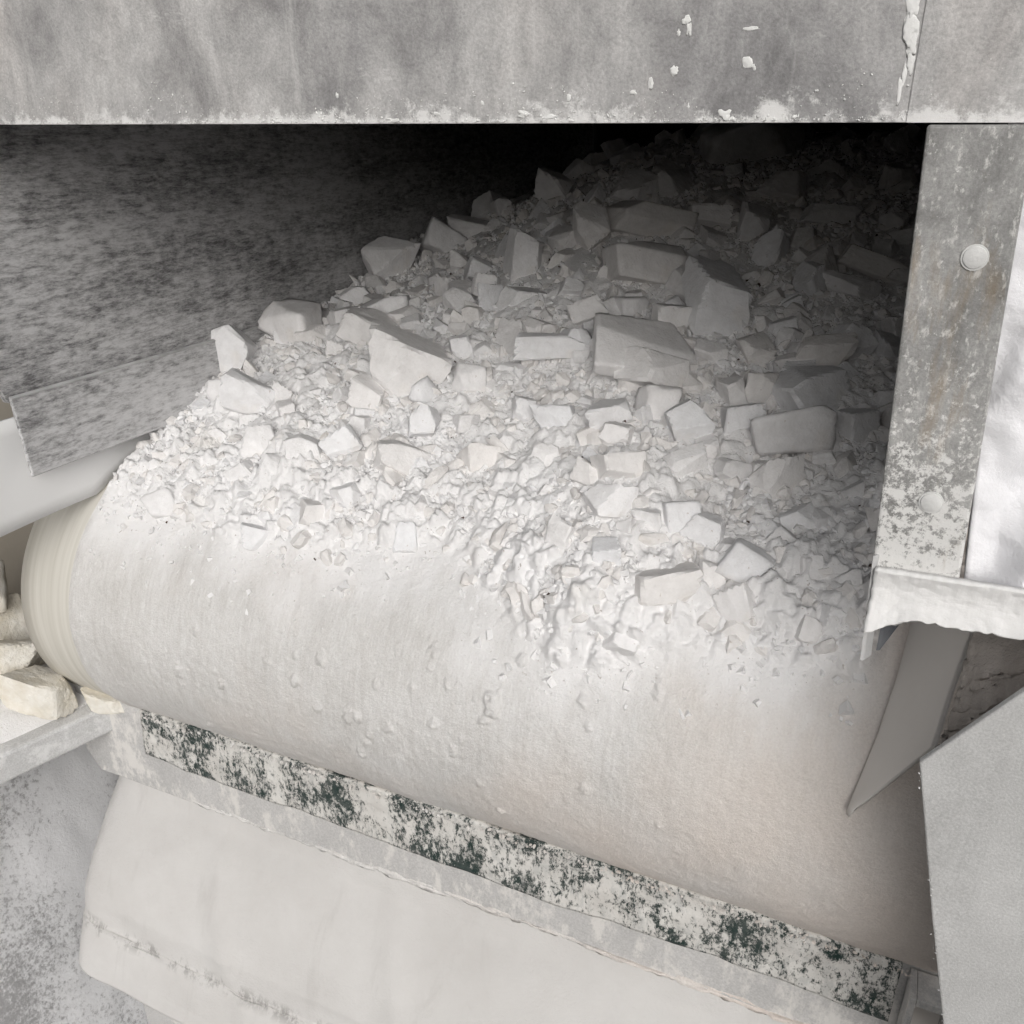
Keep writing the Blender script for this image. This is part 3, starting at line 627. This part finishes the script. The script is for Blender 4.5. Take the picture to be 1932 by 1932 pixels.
# ------------------------------------------------------------------ left skirt: steel liner plate, folded strip and white rubber seal
sk = thing('skirt_plate', 'dark scoured steel side plate with a folded lower strip left of the heap', 'plate')
prism('panel', [(XL, 1.10, .42), (XL, 1.46, -.655), (XL, 6.0, -.655), (XL, 6.0, .42)], (-.02, 0, 0), M['liner'], sk, .002)
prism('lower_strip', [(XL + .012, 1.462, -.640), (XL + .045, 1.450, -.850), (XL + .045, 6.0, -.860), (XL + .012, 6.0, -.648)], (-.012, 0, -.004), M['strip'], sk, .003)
prism('fold_highlight', [(XL + .006, 1.460, -.637), (XL + .015, 1.460, -.641), (XL + .015, 6.0, -.649), (XL + .006, 6.0, -.645)], (0, 0, -.004), M['steel'], sk, .0005)  # added pale bead: highlight along the fold, put into shape and colour
lathe('bolt', [(.02, 0), (.02, .012), (.012, .018)], (XL, 1.41, -.46), (1, 0, 0), M['bolt'], sk, 12)
rs = thing('rubber_seal', 'white rubber sealing strip hanging below the dark side plate', 'rubber strip')
yy = np.concatenate([np.linspace(.9, 1.70, 30), np.linspace(1.72, 4.5, 30)])
zb = np.where(yy < 1.69, -.998 - .004 * np.sin(yy * 7), np.maximum(-.998, DZ + np.sqrt(np.maximum(0, R * R - (np.minimum(yy, DY) - DY) ** 2)) + .006))
P = np.zeros((len(yy), 8, 3))
for k in range(8):
    t = k / 7; P[:, k, 0] = XL - .016; P[:, k, 1] = yy; P[:, k, 2] = -.70 * (1 - t) + zb * t
grid('strip', P, M['whiterubber'], rs, thick=.014)

# ------------------------------------------------------------------ enclosure behind the opening
YF = 1.35
hs = thing('chute_housing', 'dark steel hood enclosing the back of the heap', 'hood')
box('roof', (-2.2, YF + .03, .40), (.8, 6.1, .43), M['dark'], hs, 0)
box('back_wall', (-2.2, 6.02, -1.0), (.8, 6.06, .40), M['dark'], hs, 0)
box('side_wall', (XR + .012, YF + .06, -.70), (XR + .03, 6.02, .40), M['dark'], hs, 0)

# cross beam over the opening
bt = thing('cross_beam', 'grey galvanised steel beam across the top with white splashes', 'beam')
k = YF / 1.15
xj = -.035 * k
prism('plate', [(-2.6, YF, .50), (-2.6, YF, .010), (.9, YF, .0085), (.9, YF, .50)], (0, .02, 0), M['beam'], bt, .001)
prism('end_plate', [(xj + .001, YF - .0025, .50), (xj + .001, YF - .0025, .0085), (.9, YF - .0025, .006), (.9, YF - .0025, .50)], (0, .002, 0), M['beam'], bt, .0006)
box('bottom_flange', (-2.6, YF + .021, .012), (.9, YF + .10, .028), M['beam'], bt, .003)

# bolted post at the right
def PX(x, z_): return (x * k, YF - .03, z_ * k)
po = thing('bolted_post', 'rust-stained galvanised flat bar post with two bolts at the right', 'post')
prism('bar', [(-.012 * k, YF - .022, .006), (.093 * k, YF - .022, .006), (.120 * k, YF - .022, -.535 * k), (.016 * k, YF - .022, -.535 * k)], (0, .02, 0), M['post'], po, .004)
for bx, bz in ((.061, -.131), (.069, -.428)):
    lathe('bolt', [(.017, .0), (.017, .0015), (.0145, .0015), (.0140, .0035), (.010, .005)], (bx * k, YF - .023, bz * k), (0, -1, 0), M['bolt'], po, 20)

# thin skirt end hanging from the post
sb = thing('skirt_end', 'thin steel blade edge hanging below the post at the heap side', 'blade')
prism('edge', [(.0165, 1.318, -.60), (.026, 1.318, -.788), (.036, 1.338, -.788), (.0265, 1.338, -.60)], (.006, .004, 0), M['steel'], sb, .001)
prism('return_face', [(.045, 1.337, -.50), (.047, 1.337, -.775), (.098, 1.42, -.70), (.10, 1.42, -.50)], (.006, .004, 0), M['darkliner'], sb, .001)

# caked band below the post and the canvas beside it
bd = thing('dust_caked_band', 'white dust-caked rubber band wrapped under the post', 'rubber band')
u = np.linspace(0, 1, 90); v = np.linspace(0, 1, 44)
U, V = np.meshgrid(u, v, indexing='ij')
xx = (.020 + .40 * U) * k
top = -.527 + .012 * U; bot = -.612 + .022 * sstep(0, .16, U) + .012 * U
zz = (top * (1 - V) + bot * V) * k
fz = fbm(U * 60, V * 7, 0, 3, 5)
yy = YF - .034 + .014 * np.sin(V * math.pi) * (1 - .5 * U) - .012 * np.exp(-(U / .05) ** 2) * V + .0012 * fz - .012 * V
xx = xx + .001 * fbm(U * 8, V * 8, 0, 3, 15); zz = zz + .0022 * V * fbm(U * 45, V * 3, 0, 3, 25)
grid('band', np.stack([xx, yy, zz], -1), M['furdust'], bd, thick=.012)
cl = thing('canvas_sheet', 'white canvas sheet with soft folds hanging right of the post', 'canvas')
u = np.linspace(0, 1, 80); v = np.linspace(0, 1, 120); U, V = np.meshgrid(u, v, indexing='ij')
xx = (.070 + .06 * V + .42 * U) * k
zz = (.02 - .57 * V) * k
f1 = U * 4.2 + V * 2.4
yy = YF + .045 - .05 * V + .028 * np.abs(np.sin(f1 * 2.1 + .6 * fbm(U * 3, V * 3, 0, 2, 8))) + .012 * np.sin(f1 * 5.3 + 1) - .04 * U
yy = yy + .006 * fbm(U * 9, V * 12, 0, 3, 18)
grid('canvas', np.stack([xx, yy, zz], -1), M['cloth'], cl, thick=.006)

# rubber flap at the right end of the drum
fl = thing('rubber_flap', 'smooth tan pointed rubber flap resting on the right end of the drum', 'flap')
A = np.array([(.120, 1.74, -.905), (.108, 1.63, -.99), (.090, 1.555, -1.09), (.060, 1.480, -1.228)])
B = np.array([(.200, 1.50, -.775), (.184, 1.47, -.90), (.172, 1.42, -.99), (.062, 1.474, -1.230)])
t = np.linspace(0, 1, 30); q = np.linspace(0, 3, 40)
Ai = np.stack([np.interp(q, range(4), A[:, i]) for i in range(3)], -1); Bi = np.stack([np.interp(q, range(4), B[:, i]) for i in range(3)], -1)
P = Ai[:, None] * (1 - t)[None, :, None] + Bi[:, None] * t[None, :, None]
P[..., 1] -= .004 * np.sin(t * math.pi)[None]
grid('flap', P, M['tan'], fl, thick=.008)
rg_ = thing('ragged_rubber', 'ragged dusty brown rubber piece between canvas and grey guard plate', 'rubber piece')
A = np.array([(.196, 1.47, -.74), (.186, 1.44, -.84), (.176, 1.39, -.90), (.165, 1.34, -.945)])
B = np.array([(.42, 1.36, -.60), (.40, 1.34, -.66), (.38, 1.31, -.70), (.36, 1.28, -.72)])
t = np.linspace(0, 1, 70); q = np.linspace(0, 3, 60)
Ai = np.stack([np.interp(q, range(4), A[:, i]) for i in range(3)], -1); Bi = np.stack([np.interp(q, range(4), B[:, i]) for i in range(3)], -1)
P = Ai[:, None] * (1 - t)[None, :, None] + Bi[:, None] * t[None, :, None]
U, V = np.meshgrid(q / 3, t, indexing='ij')
P[..., 1] += .012 * fbm(U * 5 + V * 2, V * 3, 0, 4, 12) - .05 * np.sin(U * math.pi) + .006 * fbm(U * 22, V * 8, 0, 3, 13)
P[..., 2] += .006 * fbm(U * 10, V * 9, 0, 3, 14)
grid('rubber', P, M['burlap'], rg_, thick=.012)
gd = thing('guard_plate', 'plain grey galvanised guard plate at the lower right', 'plate')
prism('plate', [(.131, 1.20, -.87), (.236, 1.20, -.71), (.62, 1.20, -.36), (.62, 1.20, -1.75), (.31, 1.20, -1.75), (.256, 1.20, -1.377), (.20, 1.203, -1.16)], (0, .014, 0), M['guard'], gd, .003)
gc = []
rgc = np.random.default_rng(3)
def edge_lumps(n, rg):
    t = rg.random(n); return np.stack([.131 + .125 * t + rg.normal(0, .003, n), np.full(n, 1.197), -.87 - .507 * t], -1)
g = crumbs('dust_lumps', 60, edge_lumps, M['guard'], .001, .004, 31); g.parent = gd; tag(g, kind='stuff')

# ------------------------------------------------------------------ belt scraper under the drum
sc = thing('belt_scraper', 'green painted scraper blade crusted with white dust under the drum', 'scraper')
prism('backing_bar', [(-2.30, 1.588, -1.66), (-2.315, 1.588, -1.94), (-2.265, 1.588, -2.015), (.42, 1.588, -1.985), (.42, 1.588, -1.66)], (0, .03, 0), M['grey'], sc, .006)
# blade with a wavy scraped top edge
u = np.linspace(-1.985, .23, 260); v = np.linspace(0, 1, 26); U, V = np.meshgrid(u, v, indexing='ij')
zz = -1.668 * (1 - V) - (1.852 + .012 * fbm(U * 3, 0, 0, 2, 3)) * V
yy = 1.566 + .003 * fbm(U * 12, V * 4, 0, 4, 44) + .004 * V
grid('blade', np.stack([U - .02 * V * (U < -1.97), yy, zz], -1), M['green'], sc, thick=.018, off=1.0)
# ridge of caked dust along the lower rim of the bar
u = np.linspace(-2.0, .40, 420); a = np.linspace(0, 2 * math.pi, 15); U, Aa = np.meshgrid(u, a, indexing='ij')
rr = .004 + .010 * fbm(U * 9, np.cos(Aa) * .8, np.sin(Aa) * .8, 4, 6) + .005 * fbm(U * 34, np.cos(Aa) * 2, np.sin(Aa) * 2, 3, 7)
rr = np.maximum(.001, rr * sstep(-2.0, -1.7, U))
rd = grid('dust_ridge', np.stack([U, 1.590 + rr * np.cos(Aa), -2.008 + .0112 * (U + 2.265) + rr * np.sin(Aa)], -1), M['crust'], sc)
def rim_s(n, rg):
    x = rg.uniform(-2.0, .25, n); return np.stack([x, np.full(n, 1.552), -1.668 + rg.normal(0, .006, n)], -1)
g = crumbs('dust_lumps', 500, rim_s, M['crust'], .003, .011, 32); g.parent = sc; tag(g, kind='stuff')
tb = thing('square_tube', 'open end of a dusty square steel tube at the lower right', 'tube')
for nm, lo, hi in (('wall', (.248, 1.50, -2.0), (.262, 1.58, -1.68)), ('wall', (.325, 1.50, -2.0), (.337, 1.58, -1.68)), ('wall', (.2625, 1.50, -1.70), (.3245, 1.58, -1.68)), ('back', (.2625, 1.56, -2.0), (.3245, 1.575, -1.7005))):
    box(nm, lo, hi, M['grey'] if nm == 'wall' else M['tan'], tb, .002)

# lower rubber sheet
ls = thing('rubber_apron', 'large pale rubber apron sheet below the scraper', 'apron')
pr = np.array([(1.76, -1.95), (1.70, -2.06), (1.655, -2.16), (1.57, -2.26), (1.49, -2.37), (1.435, -2.47), (1.42, -2.55), (1.408, -2.57), (1.38, -2.65), (1.352, -2.735)])
u = np.linspace(-2.36, .60, 240); q = np.linspace(0, 9, 110)
py = np.interp(q, range(10), pr[:, 0]); pz = np.interp(q, range(10), pr[:, 1])
U, Q = np.meshgrid(u, q, indexing='ij')
yy = py[None] + .09 * np.exp(-(U + 2.36) / .04) + .012 * fbm(U * 1.6, Q * .35, 0, 3, 2) - .006 * np.exp(-((Q - 6.6) / .18) ** 2) * -1
yy = yy + .010 * np.exp(-((Q - 7.0) / .16) ** 2) * sstep(.0, .5, vnoise(U * 7, 0, 0, 12) + .4)
for cx, w_ in ((-1.72, .05), (-1.05, .04)):
    yy = yy - .008 * np.exp(-((U - cx - .045 * (Q - 4)) / w_) ** 2) * sstep(1, 4, Q)
zz = pz[None] + .004 * fbm(U * 6, Q, 0, 3, 19) * (Q > 8.5)
grid('sheet', np.stack([U, yy, zz], -1), M['sheet'], ls, thick=.012)
lp = thing('lower_panel', 'pale grey-green steel panel under the apron lip', 'panel')
box('panel', (-2.22, 1.50, -3.4), (.7, 1.53, -2.45), M['grey'], lp, .004)

# ------------------------------------------------------------------ left side: hopper wall, frame plate, ledge with fallen lumps
hw = thing('hopper_wall', 'dust-speckled sloping steel wall at the lower left', 'wall')
u = np.linspace(.2, 4.6, 120); v = np.linspace(0, 1, 90); U, V = np.meshgrid(u, v, indexing='ij')
xx = -2.95 + .62 * V + .004 * fbm(U * 20, V * 20, 0, 3, 33) + .10 * V ** 4
grid('wall', np.stack([xx, U, -1.45 - 2.1 * V], -1), M['speckle'], hw, thick=.01)
fp = thing('frame_side_plate', 'beige dusty frame plate beyond the left end of the drum', 'plate')
box('plate', (-2.90, .2, -1.72), (-2.86, 4.6, -.45), M['beige'], fp, .006)
lg = thing('frame_ledge', 'white dust-covered steel ledge beside the drum at the left', 'ledge')
prism('ledge', [(-2.48, .57, -1.72), (-2.155, 1.60, -1.72), (-2.34, 1.63, -1.72), (-2.85, 2.3, -1.72), (-2.85, .57, -1.72)], (0, 0, -.10), M['ledge'], lg, .010)
u = np.linspace(0, 1, 60); v = np.linspace(0, 1, 60); U, V = np.meshgrid(u, v, indexing='ij')
hh = .075 * (np.sin(U * math.pi) * np.sin(V * math.pi)) ** .8 * (1 + .3 * fbm(U * 4, V * 4, 0, 3, 6)) - .004
dm = grid('dust_mound', np.stack([-2.80 + (.30 + .30 * V) * U + .04, .8 + .95 * V, -1.722 + hh], -1), M['powder'], lg)
LUMPS = [((-2.475, 1.50, -1.575), (.17, .18, .16), (-22, 18, 40), 'cream block standing against the left end of the drum'),
         ((-2.315, 1.475, -1.640), (.21, .13, .135), (-14, 12, 12), 'wide cream block lying on the ledge under the drum end'),
         ((-2.155, 1.585, -1.700), (.17, .08, .07), (-8, 14, 8), 'low cream block tucked deepest under the drum'),
         ((-2.62, 1.585, -1.375), (.15, .16, .16), (10, 20, 60), 'rounded pale lump highest beside the drum end'),
         ((-2.66, 1.62, -1.58), (.26, .22, .30), (4, 10, 80), 'pale block half hidden at the picture edge behind the cream block')]
for i, (p, d, rot, lab) in enumerate(LUMPS):
    me = rock_mesh('rock', [q_ * S * .88 for q_ in d], 700 + i, 5, .18, .03, 4, .3 if i == 3 else 0)
    me.materials.append(M['cream']); o = link(bpy.data.objects.new('rock', me))
    o.location = W(p); o.rotation_euler = tuple(R_(a_) for a_ in rot); tag(o, lab, 'rock', 'cream lumps on the ledge')

# ------------------------------------------------------------------ dried splashes on the beam
def blob(bm, x, z_, w_, h_, seed, y_=YF):
    m0 = len(bm.verts)
    r = bmesh.ops.create_icosphere(bm, subdivisions=3, radius=1)
    for v_ in r['verts']:
        c = v_.co
        n_ = 1 + .75 * float(vnoise(c.x * 1.6 + seed, c.y * 1.6, c.z * 1.6, seed))
        v_.co = Vector(W((x + c.x * w_ * n_, y_ + c.y * min(w_, h_) * .28, z_ + c.z * h_ * n_)))
bm = bmesh.new()
SPL = [(-.2925, .118, .006, .008), (-.288, .108, .004, .010), (-.30, .106, .003, .004), (-.303, .065, .0075, .007), (-.215, .072, .008, .007), (-.208, .067, .003, .004),
       (-.352, .043, .005, .004), (-.237, .016, .010, .008), (-.228, .012, .007, .004), (-.33, .052, .004, .009), (-.56, .033, .003, .004), (-.437, .038, .004, .006),
       (-.282, .026, .003, .004), (-.215, .106, .012, .003), (-.155, .014, .003, .003), (-.79, .045, .003, .005), (-.63, .02, .006, .004), (-.50, .019, .012, .006), (-.46, .016, .010, .004), (-.70, .012, .014, .004), (-.90, .012, .010, .003)]
for i, (x, z_, w_, h_) in enumerate(SPL): blob(bm, x * k, z_ * k, w_ * .8, h_ * .8, i)
tag(bm_obj('splashes', bm, M['lump'], bt, True), kind='stuff')
bm = bmesh.new()
for i in range(7):
    blob(bm, xj - .010 - .004 * math.sin(i * 1.3), .155 - .018 * i, .0055 + .003 * math.sin(i * .9), .016, 60 + i)
bm_obj('drip', bm, M['lump'], bt, True)
def rim2(n, rg):
    x = rg.uniform(-2.0, .1, n); d = rg.random(n) ** 3
    return np.stack([x, np.full(n, YF - .001), .012 + d * .035 * (1 + fbm(x * 4, 0, 0, 3, 5))], -1)
g = crumbs('dust_lumps', 1300, rim2, M['lump'], .0012, .0042, 33); g.parent = bt; tag(g, kind='stuff')
